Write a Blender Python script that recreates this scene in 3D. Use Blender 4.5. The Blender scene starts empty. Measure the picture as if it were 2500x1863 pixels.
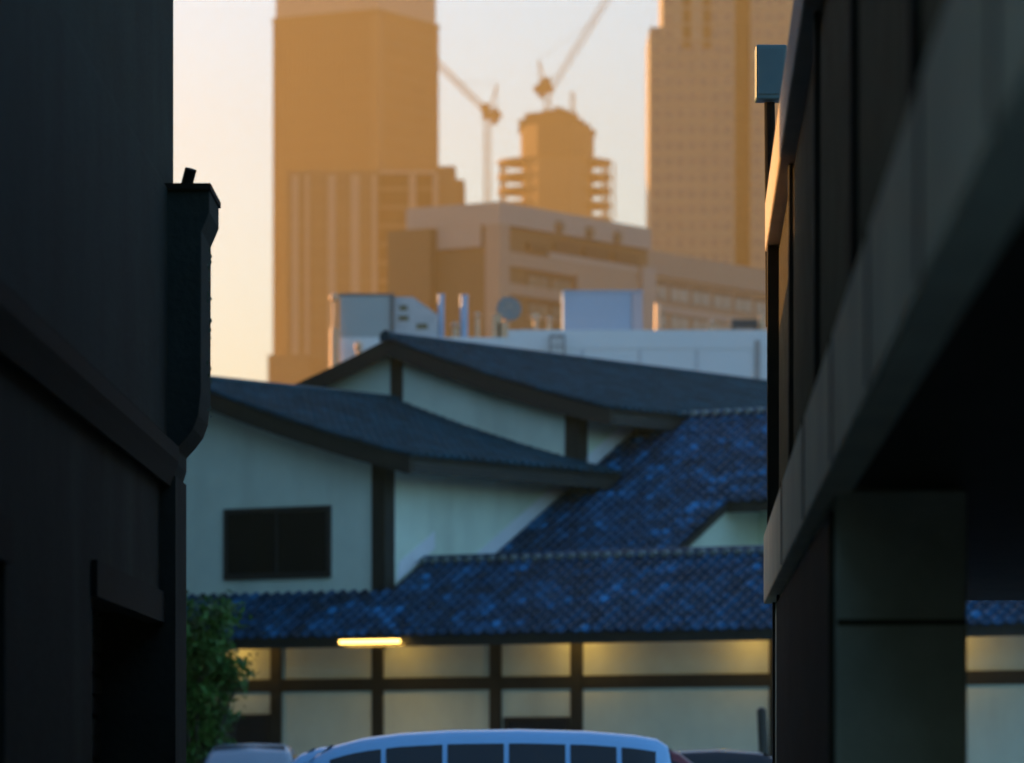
import bpy, bmesh, math, random
from mathutils import Vector, Matrix
random.seed(7)
R = math.radians
sc = bpy.context.scene
col = sc.collection

# ------------------------------------------------------------------ camera, sky, sun, exposure
CAMZ = 1.65
F = 11300.0                      # focal length in pixels of the 2500 px wide photograph
cam = bpy.data.cameras.new('camera')
cam.sensor_width = 36.0
cam.lens = 36.0 * F / 2500.0
cam.shift_y = (1850 - 931.5) / 2500.0
cam.clip_start = 0.5
cam.clip_end = 6000
cam.dof.use_dof = True
cam.dof.focus_distance = 33.0
cam.dof.aperture_fstop = 2.9
cam_o = bpy.data.objects.new('camera', cam)
cam_o.location = (0, 0, CAMZ)
cam_o.rotation_euler = (R(90), 0, 0)
col.objects.link(cam_o)
sc.camera = cam_o

SUN_AZ, SUN_EL = 54.0, 7.0       # degrees left of the view direction, above the horizon
world = bpy.data.worlds.new('World')
sc.world = world
world.use_nodes = True
wn = world.node_tree.nodes
sky = wn.new('ShaderNodeTexSky')
sky.sky_type = 'NISHITA'
sky.sun_disc = False
sky.sun_elevation = R(SUN_EL)
sky.sun_rotation = R(-SUN_AZ)
sky.air_density = 1.0
sky.dust_density = 2.2
sky.ozone_density = 3.2
bg = wn['Background']
bg.inputs['Strength'].default_value = 0.12
world.node_tree.links.new(sky.outputs[0], bg.inputs[0])

sun = bpy.data.lights.new('sun', 'SUN')
sun.energy = 2.0
sun.angle = R(0.5)
sun.color = (1.0, 0.43, 0.08)
sun_o = bpy.data.objects.new('sun', sun)
d = Vector((-math.sin(R(SUN_AZ)) * math.cos(R(SUN_EL)), math.cos(R(SUN_AZ)) * math.cos(R(SUN_EL)), math.sin(R(SUN_EL))))
sun_o.rotation_euler = d.to_track_quat('Z', 'Y').to_euler()
col.objects.link(sun_o)

sc.view_settings.view_transform = 'Standard'
sc.view_settings.look = 'None'
sc.view_settings.exposure = 2.05
sc.view_settings.gamma = 1.0
sc.view_settings.use_curve_mapping = False
sc.render.engine = 'CYCLES'
sc.cycles.max_bounces = 4
sc.cycles.diffuse_bounces = 3
sc.cycles.glossy_bounces = 2
sc.cycles.volume_bounces = 0
sc.cycles.use_denoising = True
sc.render.film_transparent = False


# ------------------------------------------------------------------ helpers
def PX(px, Y):
    return (px - 1250.0) / F * Y


def PZ(py, Y):
    return CAMZ + (1850.0 - py) / F * Y


def tag(o, label=None, cat=None, group=None, kind=None):
    if label: o['label'] = label
    if cat: o['category'] = cat
    if group: o['group'] = group
    if kind: o['kind'] = kind
    return o


def empty(name, loc, rz=0.0, label=None, cat=None, group=None):
    o = bpy.data.objects.new(name, None)
    o.empty_display_size = 0.2
    o.location = loc
    o.rotation_euler = (0, 0, rz)
    col.objects.link(o)
    return tag(o, label, cat, group)


class MB:
    def __init__(self):
        self.v, self.f = [], []

    def add(self, vs, fs, M=None):
        b = len(self.v)
        if M is not None:
            vs = [M @ Vector(p) for p in vs]
        self.v.extend([tuple(p) for p in vs])
        self.f.extend([tuple(i + b for i in q) for q in fs])
        return self

    def box(self, x0, y0, z0, x1, y1, z1, M=None):
        vs = [(x0, y0, z0), (x1, y0, z0), (x1, y1, z0), (x0, y1, z0), (x0, y0, z1), (x1, y0, z1), (x1, y1, z1), (x0, y1, z1)]
        fs = [(0, 3, 2, 1), (4, 5, 6, 7), (0, 1, 5, 4), (1, 2, 6, 5), (2, 3, 7, 6), (3, 0, 4, 7)]
        return self.add(vs, fs, M)

    def prism(self, prof, lo, hi, axis='y', M=None):
        """extrude a closed profile; axis y: profile is (x,z); axis x: (y,z); axis z: (x,y)"""
        def p3(a, b, c):
            return {'y': (a, c, b), 'x': (c, a, b), 'z': (a, b, c)}[axis]
        n = len(prof)
        vs = [p3(a, b, lo) for a, b in prof] + [p3(a, b, hi) for a, b in prof]
        fs = [tuple(range(n)), tuple(range(2 * n - 1, n - 1, -1))]
        fs += [(i, i + n, (i + 1) % n + n, (i + 1) % n) for i in range(n)]
        return self.add(vs, fs, M)

    def bar(self, p, q, w, h=None, up=(0, 0, 1)):
        """square bar from p to q"""
        h = h or w
        p, q = Vector(p), Vector(q)
        d = (q - p).normalized()
        u = Vector(up)
        if abs(d.dot(u)) > .98: u = Vector((1, 0, 0))
        a = d.cross(u).normalized() * (w / 2)
        b = a.cross(d).normalized() * (h / 2)
        vs = [p - a - b, p + a - b, p + a + b, p - a + b, q - a - b, q + a - b, q + a + b, q - a + b]
        fs = [(0, 1, 2, 3), (7, 6, 5, 4), (0, 4, 5, 1), (1, 5, 6, 2), (2, 6, 7, 3), (3, 7, 4, 0)]
        return self.add(vs, fs)

    def tube(self, p, q, r, r2=None, n=10):
        r2 = r if r2 is None else r2
        p, q = Vector(p), Vector(q)
        d = (q - p).normalized()
        u = Vector((0, 0, 1)) if abs(d.z) < .95 else Vector((1, 0, 0))
        a = d.cross(u).normalized()
        b = a.cross(d)
        vs = []
        for c, rr in ((p, r), (q, r2)):
            for i in range(n):
                t = 2 * math.pi * i / n
                vs.append(c + a * math.cos(t) * rr + b * math.sin(t) * rr)
        fs = [(i, (i + 1) % n, (i + 1) % n + n, i + n) for i in range(n)]
        fs += [tuple(range(n - 1, -1, -1)), tuple(range(n, 2 * n))]
        return self.add(vs, fs)

    def lathe(self, prof, M=None, n=16):
        """prof: (radius, z) list, around z"""
        vs, fs = [], []
        m = len(prof)
        for i in range(n):
            t = 2 * math.pi * i / n
            for r, z in prof:
                vs.append((r * math.cos(t), r * math.sin(t), z))
        for i in range(n):
            j = (i + 1) % n
            for k in range(m - 1):
                fs.append((i * m + k, j * m + k, j * m + k + 1, i * m + k + 1))
        return self.add(vs, fs, M)

    def mesh(self, name):
        me = bpy.data.meshes.new(name)
        me.from_pydata(self.v, [], self.f)
        bm = bmesh.new()
        bm.from_mesh(me)
        bmesh.ops.recalc_face_normals(bm, faces=bm.faces)
        bm.to_mesh(me)
        bm.free()
        return me

    def build(self, name, mat, parent=None, loc=None, bevel=0, smooth=False, label=None, kind=None):
        me = self.mesh(name)
        me.materials.append(mat)
        if smooth:
            for p in me.polygons: p.use_smooth = True
        o = bpy.data.objects.new(name, me)
        col.objects.link(o)
        if parent: o.parent = parent
        if loc: o.location = loc
        if bevel:
            bv = o.modifiers.new('bevel', 'BEVEL')
            bv.width = bevel
            bv.segments = 2
        return tag(o, label, kind=kind)


def place(me, name, parent, M):
    o = bpy.data.objects.new(name, me)
    o.parent = parent
    o.matrix_local = M
    col.objects.link(o)
    return o


MATS = {}


def mat(name, c, rough=0.7, var=0.12, scale=3.0, bump=0.0, bscale=30.0, metal=0.0, stretch=(1, 1, 1), stain=None, spec=0.5, coat=0.0):
    """procedural surface: base colour broken by two noises, optional bump and stains"""
    if name in MATS: return MATS[name]
    m = bpy.data.materials.new(name)
    m.use_nodes = True
    nt = m.node_tree
    N, L = nt.nodes, nt.links
    b = N['Principled BSDF']
    tc = N.new('ShaderNodeTexCoord')
    mp = N.new('ShaderNodeMapping')
    mp.inputs['Scale'].default_value = stretch
    L.new(tc.outputs['Object'], mp.inputs[0])
    nz = N.new('ShaderNodeTexNoise')
    nz.inputs['Scale'].default_value = scale
    nz.inputs['Detail'].default_value = 6
    nz.inputs['Roughness'].default_value = .65
    L.new(mp.outputs[0], nz.inputs['Vector'])
    cr = N.new('ShaderNodeValToRGB')
    cr.color_ramp.elements[0].position = .3
    cr.color_ramp.elements[1].position = .72
    cr.color_ramp.elements[0].color = tuple(max(0, x * (1 - var)) for x in c) + (1,)
    cr.color_ramp.elements[1].color = tuple(min(1, x * (1 + var)) for x in c) + (1,)
    L.new(nz.outputs['Fac'], cr.inputs[0])
    out = cr.outputs[0]
    if stain:
        n2 = N.new('ShaderNodeTexNoise')
        n2.inputs['Scale'].default_value = stain[0]
        n2.inputs['Detail'].default_value = 8
        mp2 = N.new('ShaderNodeMapping')
        mp2.inputs['Scale'].default_value = (1, 1, .22)
        L.new(tc.outputs['Object'], mp2.inputs[0])
        L.new(mp2.outputs[0], n2.inputs['Vector'])
        r2 = N.new('ShaderNodeValToRGB')
        r2.color_ramp.elements[0].position = .5
        r2.color_ramp.elements[1].position = .75
        r2.color_ramp.elements[1].color = (stain[2],) * 3 + (1,)
        L.new(n2.outputs['Fac'], r2.inputs[0])
        mx = N.new('ShaderNodeMix')
        mx.data_type = 'RGBA'
        L.new(r2.outputs[0], mx.inputs['Factor'])
        L.new(out, mx.inputs['A'])
        mx.inputs['B'].default_value = tuple(stain[1]) + (1,)
        out = mx.outputs['Result']
    L.new(out, b.inputs['Base Color'])
    b.inputs['Roughness'].default_value = rough
    b.inputs['Metallic'].default_value = metal
    b.inputs['Specular IOR Level'].default_value = spec
    b.inputs['Coat Weight'].default_value = coat
    if bump:
        n3 = N.new('ShaderNodeTexNoise')
        n3.inputs['Scale'].default_value = bscale
        n3.inputs['Detail'].default_value = 5
        L.new(mp.outputs[0], n3.inputs['Vector'])
        bp = N.new('ShaderNodeBump')
        bp.inputs['Strength'].default_value = bump
        bp.inputs['Distance'].default_value = .02
        L.new(n3.outputs['Fac'], bp.inputs['Height'])
        L.new(bp.outputs[0], b.inputs['Normal'])
    MATS[name] = m
    return m


def emit(name, c, s):
    m = bpy.data.materials.new(name)
    m.use_nodes = True
    b = m.node_tree.nodes['Principled BSDF']
    b.inputs['Base Color'].default_value = tuple(c) + (1,)
    b.inputs['Emission Color'].default_value = tuple(c) + (1,)
    b.inputs['Emission Strength'].default_value = s
    m.cycles.emission_sampling = 'NONE'
    return m


def tile_mat(name, ramp, blotch, spec):
    m = bpy.data.materials.new(name)
    m.use_nodes = True
    N, L = m.node_tree.nodes, m.node_tree.links
    b = N['Principled BSDF']
    oi = N.new('ShaderNodeObjectInfo')
    ge = N.new('ShaderNodeNewGeometry')
    ad = N.new('ShaderNodeMath')
    ad.operation = 'ADD'
    L.new(oi.outputs['Random'], ad.inputs[0])
    L.new(ge.outputs['Random Per Island'], ad.inputs[1])
    fr = N.new('ShaderNodeMath')
    fr.operation = 'FRACT'
    L.new(ad.outputs[0], fr.inputs[0])
    cr = N.new('ShaderNodeValToRGB')
    e = cr.color_ramp.elements
    e[0].color = ramp[0] + (1,)
    e[1].position = 1.0
    e[1].color = ramp[3] + (1,)
    k = e.new(.45); k.color = ramp[1] + (1,)
    k = e.new(.85); k.color = ramp[2] + (1,)
    L.new(fr.outputs[0], cr.inputs[0])
    nz = N.new('ShaderNodeTexNoise')
    nz.inputs['Scale'].default_value = 1.3
    nz.inputs['Detail'].default_value = 7
    L.new(ge.outputs['Position'], nz.inputs['Vector'])
    r2 = N.new('ShaderNodeValToRGB')
    r2.color_ramp.elements[0].position = .38
    r2.color_ramp.elements[0].color = (blotch[0],) * 3 + (1,)
    r2.color_ramp.elements[1].position = .68
    r2.color_ramp.elements[1].color = (blotch[1],) * 3 + (1,)
    L.new(nz.outputs['Fac'], r2.inputs[0])
    mu = N.new('ShaderNodeMix')
    mu.data_type = 'RGBA'
    mu.blend_type = 'MULTIPLY'
    mu.inputs['Factor'].default_value = 1
    L.new(cr.outputs[0], mu.inputs['A'])
    L.new(r2.outputs[0], mu.inputs['B'])
    L.new(mu.outputs['Result'], b.inputs['Base Color'])
    b.inputs['Roughness'].default_value = .45
    b.inputs['Specular IOR Level'].default_value = spec
    return m


plaster = mat('aged_white_plaster', (.74, .88, .72), .85, .08, .9, .25, 14, stain=(.7, (.48, .57, .46), .6))
plaster_low = mat('white_wall_plaster', (.70, .82, .64), .85, .08, 1.1, .2, 14, stain=(.8, (.48, .54, .42), .5))
flash = mat('pale_flashing_paint', (.84, .90, .92), .6, .05, 2)
wood = mat('dark_stained_timber', (.022, .026, .020), .6, .3, 4, .3, 30, stretch=(3, 3, .5))
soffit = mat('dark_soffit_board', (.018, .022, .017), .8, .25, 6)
tile = tile_mat('glazed_roof_tile', [(.003, .034, .066), (.005, .060, .125), (.008, .090, .19), (.018, .19, .40)], (.5, 1.3), .24)  # random tile tones, the brightest painted up as glints
tile_up = tile_mat('weathered_roof_tile', [(.009, .050, .070), (.010, .060, .085), (.011, .070, .10), (.013, .085, .125)], (.75, 1.15), .05)
glass = mat('dark_window_glass', (.010, .014, .016), .12, .2, 2)
frame_m = mat('dark_window_frame', (.03, .032, .03), .5, .2, 5)

# ------------------------------------------------------------------ ground
asphalt = mat('asphalt', (.12, .125, .12), .9, .35, 6, .4, 80, stain=(.2, (.085, .09, .085), .5))
g = MB()
g.v = [(-3000, -300, 0), (3000, -300, 0), (3000, 5000, 0), (-3000, 5000, 0)]
g.f = [(0, 1, 2, 3)]
g.build('ground', asphalt, kind='structure')
pv = MB()
pv.v = [(-2.0, -6, .004), (1.5, -6, .004), (1.75, 40, .004), (-2.0, 40, .004)]
pv.f = [(0, 1, 2, 3)]
pv.build('alley_pavement', mat('worn_concrete', (.16, .155, .145), .9, .2, 2.5, .3, 60), kind='structure')

lot = MB()
lot.v = [(-13.5, 34, .004), (70, 34, .004), (70, 150, .004), (-13.5, 150, .004)]
lot.f = [(0, 1, 2, 3)]
lot.build('parking_lot', mat('pale_bounce_paving', (.50, .52, .50), .9, .12, .8, .2, 60, stain=(.3, (.36, .37, .36), .6)), kind='structure')  # unseen pale paving, added to bounce light up the house walls

# ------------------------------------------------------------------ the tiled house (local x along the front, y going back)
A = R(35)
house = empty('japanese_house', (-2.717, 100, 0), -A,
              'white plastered house with blue tiled roofs and dark timber posts across the lot', 'house')
RS = -5.18                       # ridge of the gabled block
ZF, ZR = 10.02, 11.50            # ridge heights of the front and the rear gable
TW, TB = 7.43, 7.05              # rear gable wall and its barge


def drop(dx):
    dx = abs(dx)
    return .372 * dx - .0108 * dx * dx


def zM(t): return 3.94 + .547 * t
def zL(t): return 5.23 + .547 * t


EV = 1.15                        # eave beyond the side wall


def gable_poly(z0, zr, s0, s1, n=10, off=0.0):
    top = [(s0 + (s1 - s0) * i / n, zr - drop(s0 + (s1 - s0) * i / n - RS) - off) for i in range(n + 1)]
    if s0 < RS < s1:
        top.append((RS, zr - off)); top.sort()
    return [(s0, z0)] + top + [(s1, z0)]


# walls -----------------------------------------------------------
b = MB()
b.prism(gable_poly(5.0, ZF, -10.6, 0, off=.14), 0, .2, 'y')
b.build('gable_wall', plaster, house)
b = MB().box(-.2, .2, 3.9, 0, TW + 4.5, ZF - drop(-RS) - .16)
b.build('side_wall', plaster, house)
b = MB()
b.prism(gable_poly(6.0, ZR, -10.6, 0, off=.14), TW, TW + .2, 'y')
b.build('gable_wall', plaster, house)
b = MB().box(-.2, TW + .2, 6.5, .004, 26, ZR - drop(-RS) - .16)
b.build('side_wall', plaster, house)
b = MB().box(-10.6, -.004, 0, 19, .2, 4.93)
lowwall = b.build('lower_wall', plaster_low, house)
b = MB().box(-10.6, .2, 0, -10.4, 26, 8.0)
b.build('side_wall', plaster, house)
# white wall under the notch of the main roof
b = MB().prism([(2.2, 4.2), (2.2, zM(2.2) - .12), (8.0, zM(8.0) - .12), (8.0, 4.2)], 4.55, 4.72, 'x')
b.build('side_wall', plaster, house)
b = MB().box(4.72, 7.6, 4.2, 19, 7.8, zM(7.6) - .15)
b.build('recessed_wall', plaster, house)

# posts and beams ---------------------------------------------------
for s, w in ((-.17, .36),):
    MB().box(s - w / 2, -.06, 4.0, s + w / 2, .3, ZF - drop(-RS) - .1).build('post', wood, house)
MB().box(RS - .16, TW - .06, 8.4, RS + .16, TW + .1, ZR - .2).build('post', wood, house)
MB().box(-.36, TW - .06, 7.0, .03, TW + .3, ZR - drop(-RS) - .1).build('post', wood, house)
for s in (-6.2, -2.98, -.2, 2.92, 5.0, 9.9, 13.4, 16.9):
    MB().box(s - .14, -.075, 0, s + .14, .1, 4.6).build('post', wood, house)
for s0, s1 in ((-10.6, -6.2), (-6.2, -2.98), (-2.98, -.2), (-.2, 2.92), (2.92, 5.0), (5.0, 9.9), (9.9, 13.4), (13.4, 16.9)):
    MB().box(s0 + .14, -.06, 3.10, s1 - .14, .1, 3.37).build('beam', wood, house)
MB().box(-10.6, -.25, 4.32, 19, .1, 4.55).build('beam', wood, house)

# window with frame and two panes
wx0, wx1, wz0, wz1 = -4.38, -1.54, 5.66, 7.09
w = MB().box(wx0, -.03, wz0, wx1, .03, wz1).build('window', mat('window_shade', (.012, .014, .014), .5), house)
fb = MB()
fb.box(wx0 - .06, -.07, wz0 - .08, wx1 + .06, .05, wz0 + .05)
fb.box(wx0 - .06, -.07, wz1 - .05, wx1 + .06, .05, wz1 + .06)
fb.box(wx0 - .06, -.07, wz0 + .05, wx0 + .05, .05, wz1 - .05)
fb.box(wx1 - .05, -.07, wz0 + .05, wx1 + .06, .05, wz1 - .05)
fb.box(-2.99, -.065, wz0 + .05, -2.93, .05, wz1 - .05)
fb.build('window_frame', frame_m, w)
for a0, a1 in ((wx0 + .05, -2.99), (-2.93, wx1 - .05)):
    MB().box(a0, -.045, wz0 + .05, a1, -.034, wz1 - .05).build('pane', glass, w)


def door(s0, s1, z1, lab=None):
    d_ = MB().box(s0, -.03, 0, s1, .02, z1).build('door', mat('dark_door_paint', (.022, .026, .03), .45), house, label=lab)
    f_ = MB()
    f_.box(s0 - .09, -.10, 0, s0, .05, z1 + .09)
    f_.box(s1, -.10, 0, s1 + .09, .05, z1 + .09)
    f_.box(s0, -.10, z1, s1, .05, z1 + .09)
    f_.build('door_frame', frame_m, d_)
    MB().box((s0 + s1) / 2 - .03, -.06, .05, (s0 + s1) / 2 + .03, -.03, z1 - .02).build('mullion', frame_m, d_)
    MB().tube(((s0 + s1) / 2 + .1, -.09, .95), ((s0 + s1) / 2 + .1, -.09, 1.25), .015).build('door_handle', frame_m, d_)


door(3.25, 4.72, 2.42, 'dark double door with flat head')
door(-5.35, -3.25, 2.52)

# roof tiles ----------------------------------------------------------
PT, EX = .30, .262               # column pitch, course exposure
prof = [(-.15, .012), (-.09, .006), (-.074, .030), (-.05, .064), (-.018, .082), (.018, .082), (.05, .064), (.074, .030), (.09, .006), (.15, .012)]


def tile_geo():
    vs, fs = [], []
    n = len(prof)
    for x, z in prof: vs.append((x, 0, z + .030))
    for x, z in prof: vs.append((x, EX + .05, z))
    for x, z in prof: vs.append((x, 0, max(-.012, z * .55 - .012)))
    for i in range(n - 1):
        fs.append((i, i + 1, n + i + 1, n + i))
        fs.append((2 * n + i, 2 * n + i + 1, i + 1, i))
    return vs, fs


TV, TF = tile_geo()
tb = MB()
tb.add(TV, TF)
tile_me = tb.mesh('roof_tile')
tile_me.materials.append(tile)


def tmat(origin, across, up):
    a = Vector(across).normalized()
    u = Vector(up).normalized()
    n = a.cross(u).normalized()
    M = Matrix((a, u, n)).transposed().to_4x4()
    M.translation = Vector(origin)
    return M


def jit(M):
    return M @ Matrix.Translation((random.uniform(-.006, .006), random.uniform(-.01, .01), random.uniform(-.003, .006))) @ Matrix.Rotation(random.uniform(-.02, .02), 4, 'Z') @ Matrix.Rotation(random.uniform(-.015, .015), 4, 'X')


def course_caps(s0, s1, t, z, parent, r=.085):
    """one row of round cap-tile ends along the ridge"""
    k = MB()
    s = s0
    while s < s1:
        k.tube((s, t - .13, z + .02), (s, t + .05, z + .03), r * .8, r * .8, 8)
        s += PT
    return k.build('ridge_tile_row', mat('pale_mortar_tile', (.16, .21, .20), .5, .3, 5), parent, kind='stuff')


# --- lower pent roof
L_E, L_R = -1.78, 1.34
sl = MB()
sl.prism([(L_E, zL(L_E) - .02), (L_R, zL(L_R) - .02), (L_R + 1.3, zL(L_R) - .75), (L_R + 1.3, zL(L_R) - .95), (L_R, zL(L_R) - .2), (L_E, zL(L_E) - .16)], .02, 19, 'x')
sl.prism([(L_E, zL(L_E) - .02), (-.01, zL(0) - .03), (-.01, zL(0) - .19), (L_E, zL(L_E) - .16)], -10.9, .02, 'x')
lower_roof = sl.build('lower_roof', soffit, house)
MB().box(-10.9, L_E - .03, zL(L_E) - .26, 19, L_E + .05, zL(L_E) - .03).build('fascia', wood, lower_roof)
cells = []
ncol = int((19 + 10.8) / PT)
for i in range(ncol):
    s = -10.75 + PT * i
    tmax = L_R if s > .1 else -.05
    rows = int((tmax - L_E + .05) / (EX * math.cos(math.atan(.547))))
    for j in range(rows + 1):
        t = L_E - .09 + j * EX * math.cos(math.atan(.547))
        if t > tmax - .08: continue
        cells.append((s, t, j))
vis = sorted([c for c in cells if -2.2 < c[0] < 11.2], key=lambda c: (c[2], -c[0]))[:300]
visset = set(vis)
rest = MB()
for c in cells:
    M = jit(tmat((c[0], c[1], zL(c[1])), (1, 0, 0), (0, 1, .547)))
    if c in visset:
        place(tile_me, 'roof_tile', lower_roof, M)
    else:
        rest.add(TV, TF, M)
rest.build('roof_tiles', tile, lower_roof, kind='stuff')
rc = MB()
rc.box(.05, L_R - .08, zL(L_R) + .0, 19, L_R + .12, zL(L_R) + .05)
rc.prism([(L_R - .10, zL(L_R) + .05), (L_R + .14, zL(L_R) + .05), (L_R + .10, zL(L_R) + .09), (L_R + .02, zL(L_R) + .105), (L_R - .06, zL(L_R) + .09)], .05, 19, 'x')
rc.build('ridge_cap', tile, lower_roof)
course_caps(.2, 19, L_R - .20, zL(L_R) - .05, lower_roof)

# --- main roof of the right wing, with a notch where its eave steps back
M_E, M_R, S_V, M_N = 2.0, 10.3, 4.85, 6.15
sl = MB()
sl.prism([(M_E, zM(M_E) - .02), (M_R, zM(M_R) - .02), (M_R, zM(M_R) - .2), (M_E, zM(M_E) - .16)], .02, S_V, 'x')
sl.prism([(M_N, zM(M_N) - .02), (M_R, zM(M_R) - .02), (M_R, zM(M_R) - .2), (M_N, zM(M_N) - .16)], S_V, 19, 'x')
sl.prism([(M_R, zM(M_R) - .02), (M_R + 5, zM(M_R) - 2.75), (M_R + 5, zM(M_R) - 2.95), (M_R, zM(M_R) - .2)], .02, 19, 'x')
main_roof = sl.build('main_roof', soffit, house)
MB().box(S_V, M_N - .03, zM(M_N) - .24, 19, M_N + .05, zM(M_N) - .03).build('fascia', wood, main_roof)
bb = MB().bar((S_V + .02, M_E, zM(M_E) - .09), (S_V + .02, M_N, zM(M_N) - .09), .05, .10)
bb.build('barge_board', wood, main_roof)
rest = MB()
cs = math.cos(math.atan(.547))
i = 0
while True:
    s = .17 + PT * i
    if s > 18.8: break
    te = M_E if s < S_V - .05 else M_N
    j = 0
    while True:
        t = te - .08 + j * EX * cs
        if t > M_R - .06: break
        rest.add(TV, TF, jit(tmat((s, t, zM(t)), (1, 0, 0), (0, 1, .547))))
        j += 1
    i += 1
rest.build('roof_tiles', tile, main_roof, kind='stuff')
rc = MB()
rc.box(.3, M_R - .08, zM(M_R) + .02, 19, M_R + .12, zM(M_R) + .09)
rc.build('ridge_cap', tile, main_roof)
course_caps(.5, 19, M_R - .15, zM(M_R) + .04, main_roof)
for t0, t1 in ((.35, 1.75), (2.6, 10.2)):
    zf = zL if t0 < 1 else zM
    fl = MB()
    lo, hi = (.04, .42)
    fl.prism([(t0, zf(t0) + lo), (t1, zf(t1) + lo), (t1, zf(t1) + hi), (t0 + .1, zf(t0 + .1) + hi)], .006, .03, 'x')
    fl.build('wall_flashing', flash, house)


# --- the two curved gable roofs
def gable_roof(name, zr, t0, t1, wall_t):
    n = 22
    s1 = EV
    half = s1 - RS
    ss = [RS + half * i / n for i in range(n + 1)]
    up = [(s, zr - drop(s - RS)) for s in ss]
    upl = [(2 * RS - s, z) for s, z in up[::-1]]
    line = upl[:-1] + up
    m = MB()
    th = .14
    k = len(line)
    vs = [(s, t0, z) for s, z in line] + [(s, t1, z) for s, z in line] + [(s, t0, z - th) for s, z in line] + [(s, t1, z - th) for s, z in line]
    fs = []
    for i in range(k - 1):
        fs += [(i, i + 1, k + i + 1, k + i), (2 * k + i, 3 * k + i, 3 * k + i + 1, 2 * k + i + 1), (i, 2 * k + i, 2 * k + i + 1, i + 1), (k + i, k + i + 1, 3 * k + i + 1, 3 * k + i)]
    fs += [(0, k, 3 * k, 2 * k), (k - 1, 3 * k - 1, 4 * k - 1, 2 * k - 1)]
    m.add(vs, fs)
    roof = m.build(name, soffit, house)
    for side in (1, -1):
        bd = MB()
        pts = up if side == 1 else upl[::-1]
        for (sa, za), (sb, zb) in zip(pts[:-1], pts[1:]):
            x = [(sa, t0 - .05, za - .02), (sb, t0 - .05, zb - .02), (sb, t0 - .05, zb - .40), (sa, t0 - .05, za - .40),
                 (sa, t0 + .04, za - .02), (sb, t0 + .04, zb - .02), (sb, t0 + .04, zb - .40), (sa, t0 + .04, za - .40)]
            bd.add(x, [(0, 1, 2, 3), (7, 6, 5, 4), (0, 4, 5, 1), (3, 2, 6, 7)])
        a_, z_ = pts[-1]
        bd.add([(a_, t0 - .05, z_ - .02), (a_, t0 + .04, z_ - .02), (a_, t0 + .04, z_ - .40), (a_, t0 - .05, z_ - .40)], [(0, 1, 2, 3)])
        bd.build('barge_board', wood, roof)
    ea, ez = up[-1]
    MB().box(ea - .06, t0 + .045, ez - .36, ea + .02, t1, ez - .145).build('fascia', wood, roof)
    tl = MB()
    L = 0.0
    prev = Vector((up[-1][0] + .09, up[-1][1] - .01))
    # walk up the slope in tile courses
    d_ = 0.0
    pos = half + .09
    while pos > .12:
        z0 = zr - drop(min(pos, half)) + (-.01 if pos > half else 0)
        nx = pos - EX * .95
        z1 = zr - drop(max(nx, 0))
        t = t0 + .12
        while t < t1 - .1:
            M = tmat((RS + pos, t, z0), (0, 1, 0), (nx - pos, 0, z1 - z0))
            tl.add(TV, TF, jit(M))
            t += PT
        pos = nx
    tl.build('roof_tiles', tile_up, roof, kind='stuff')
    vg = MB()
    p = half + .05
    while p > .15:
        vg.tube((RS + p, t0 - .03, zr - drop(p) + .05), (RS + max(p - EX, 0), t0 - .03, zr - drop(max(p - EX, 0)) + .035), .07, .06, 7)
        p -= EX
    vg.build('verge_tiles', tile_up, roof, kind='stuff')
    rg = MB().box(RS - .13, t0 - .05, zr - .03, RS + .13, t1, zr + .06)
    rg.prism([(RS - .15, zr + .06), (RS + .15, zr + .06), (RS + .1, zr + .13), (RS, zr + .16), (RS - .1, zr + .13)], t0 - .07, t1, 'y')
    rg.prism([(RS - .17, zr - .06), (RS + .17, zr - .06), (RS + .14, zr + .12), (RS, zr + .20), (RS - .14, zr + .12)], t0 - .12, t0 - .02, 'y')
    rg.build('ridge_cap', tile_up, roof)
    return roof


gable_roof('front_roof', ZF, -.65, TW, 0)
gable_roof('rear_roof', ZR, TB, 27, TW)

# --- lamps under the lower eave
warm = (1.0, .52, .10)
tube_l = empty('tube_lamp', (0, 0, 0), 0, 'lit yellow tube lamp hung under the lower tiled eave', 'lamp')
tube_l.matrix_world = house.matrix_basis @ Matrix.Translation((1.0, L_E - .15, 4.15))
MB().box(-.82, -.05, .0, .82, .05, .05).build('housing', frame_m, tube_l)
MB().tube((-.78, -.01, -.045), (.78, -.01, -.045), .042, n=10).build('tube', emit('lit_tube', (1.0, .58, .12), 1.9), tube_l)
for x in (-.6, .6):
    MB().bar((x, 0, .03), (x, .14, .02), .03).build('bracket', frame_m, tube_l)
lt = bpy.data.lights.new('tube_light', 'AREA')
lt.shape = 'RECTANGLE'; lt.size = 1.5; lt.size_y = .06
lt.energy = 3.0; lt.color = warm
lo = bpy.data.objects.new('tube_light', lt)
lo.parent = tube_l; lo.location = (0, .04, -.10); lo.rotation_euler = (R(30), 0, 0)
col.objects.link(lo)
lamp_w = {-4.05: 5.0, .45: 3.0, 4.78: 2.2, 5.32: 3.4, 9.35: 4.2, 13.75: 6.0}
lamp_txt = {-4.05: 'small warm wall lamp under the eave beside the leafy shrub',
            .45: 'small warm wall lamp by the post under the tube lamp',
            4.78: 'small warm wall lamp left of the post nearest the double door',
            5.32: 'small warm wall lamp right of the post nearest the double door',
            9.35: 'small warm wall lamp beside the near beige fascia, under the eave',
            13.75: 'small warm wall lamp seen through the opening right of the thick pier'}
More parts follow.
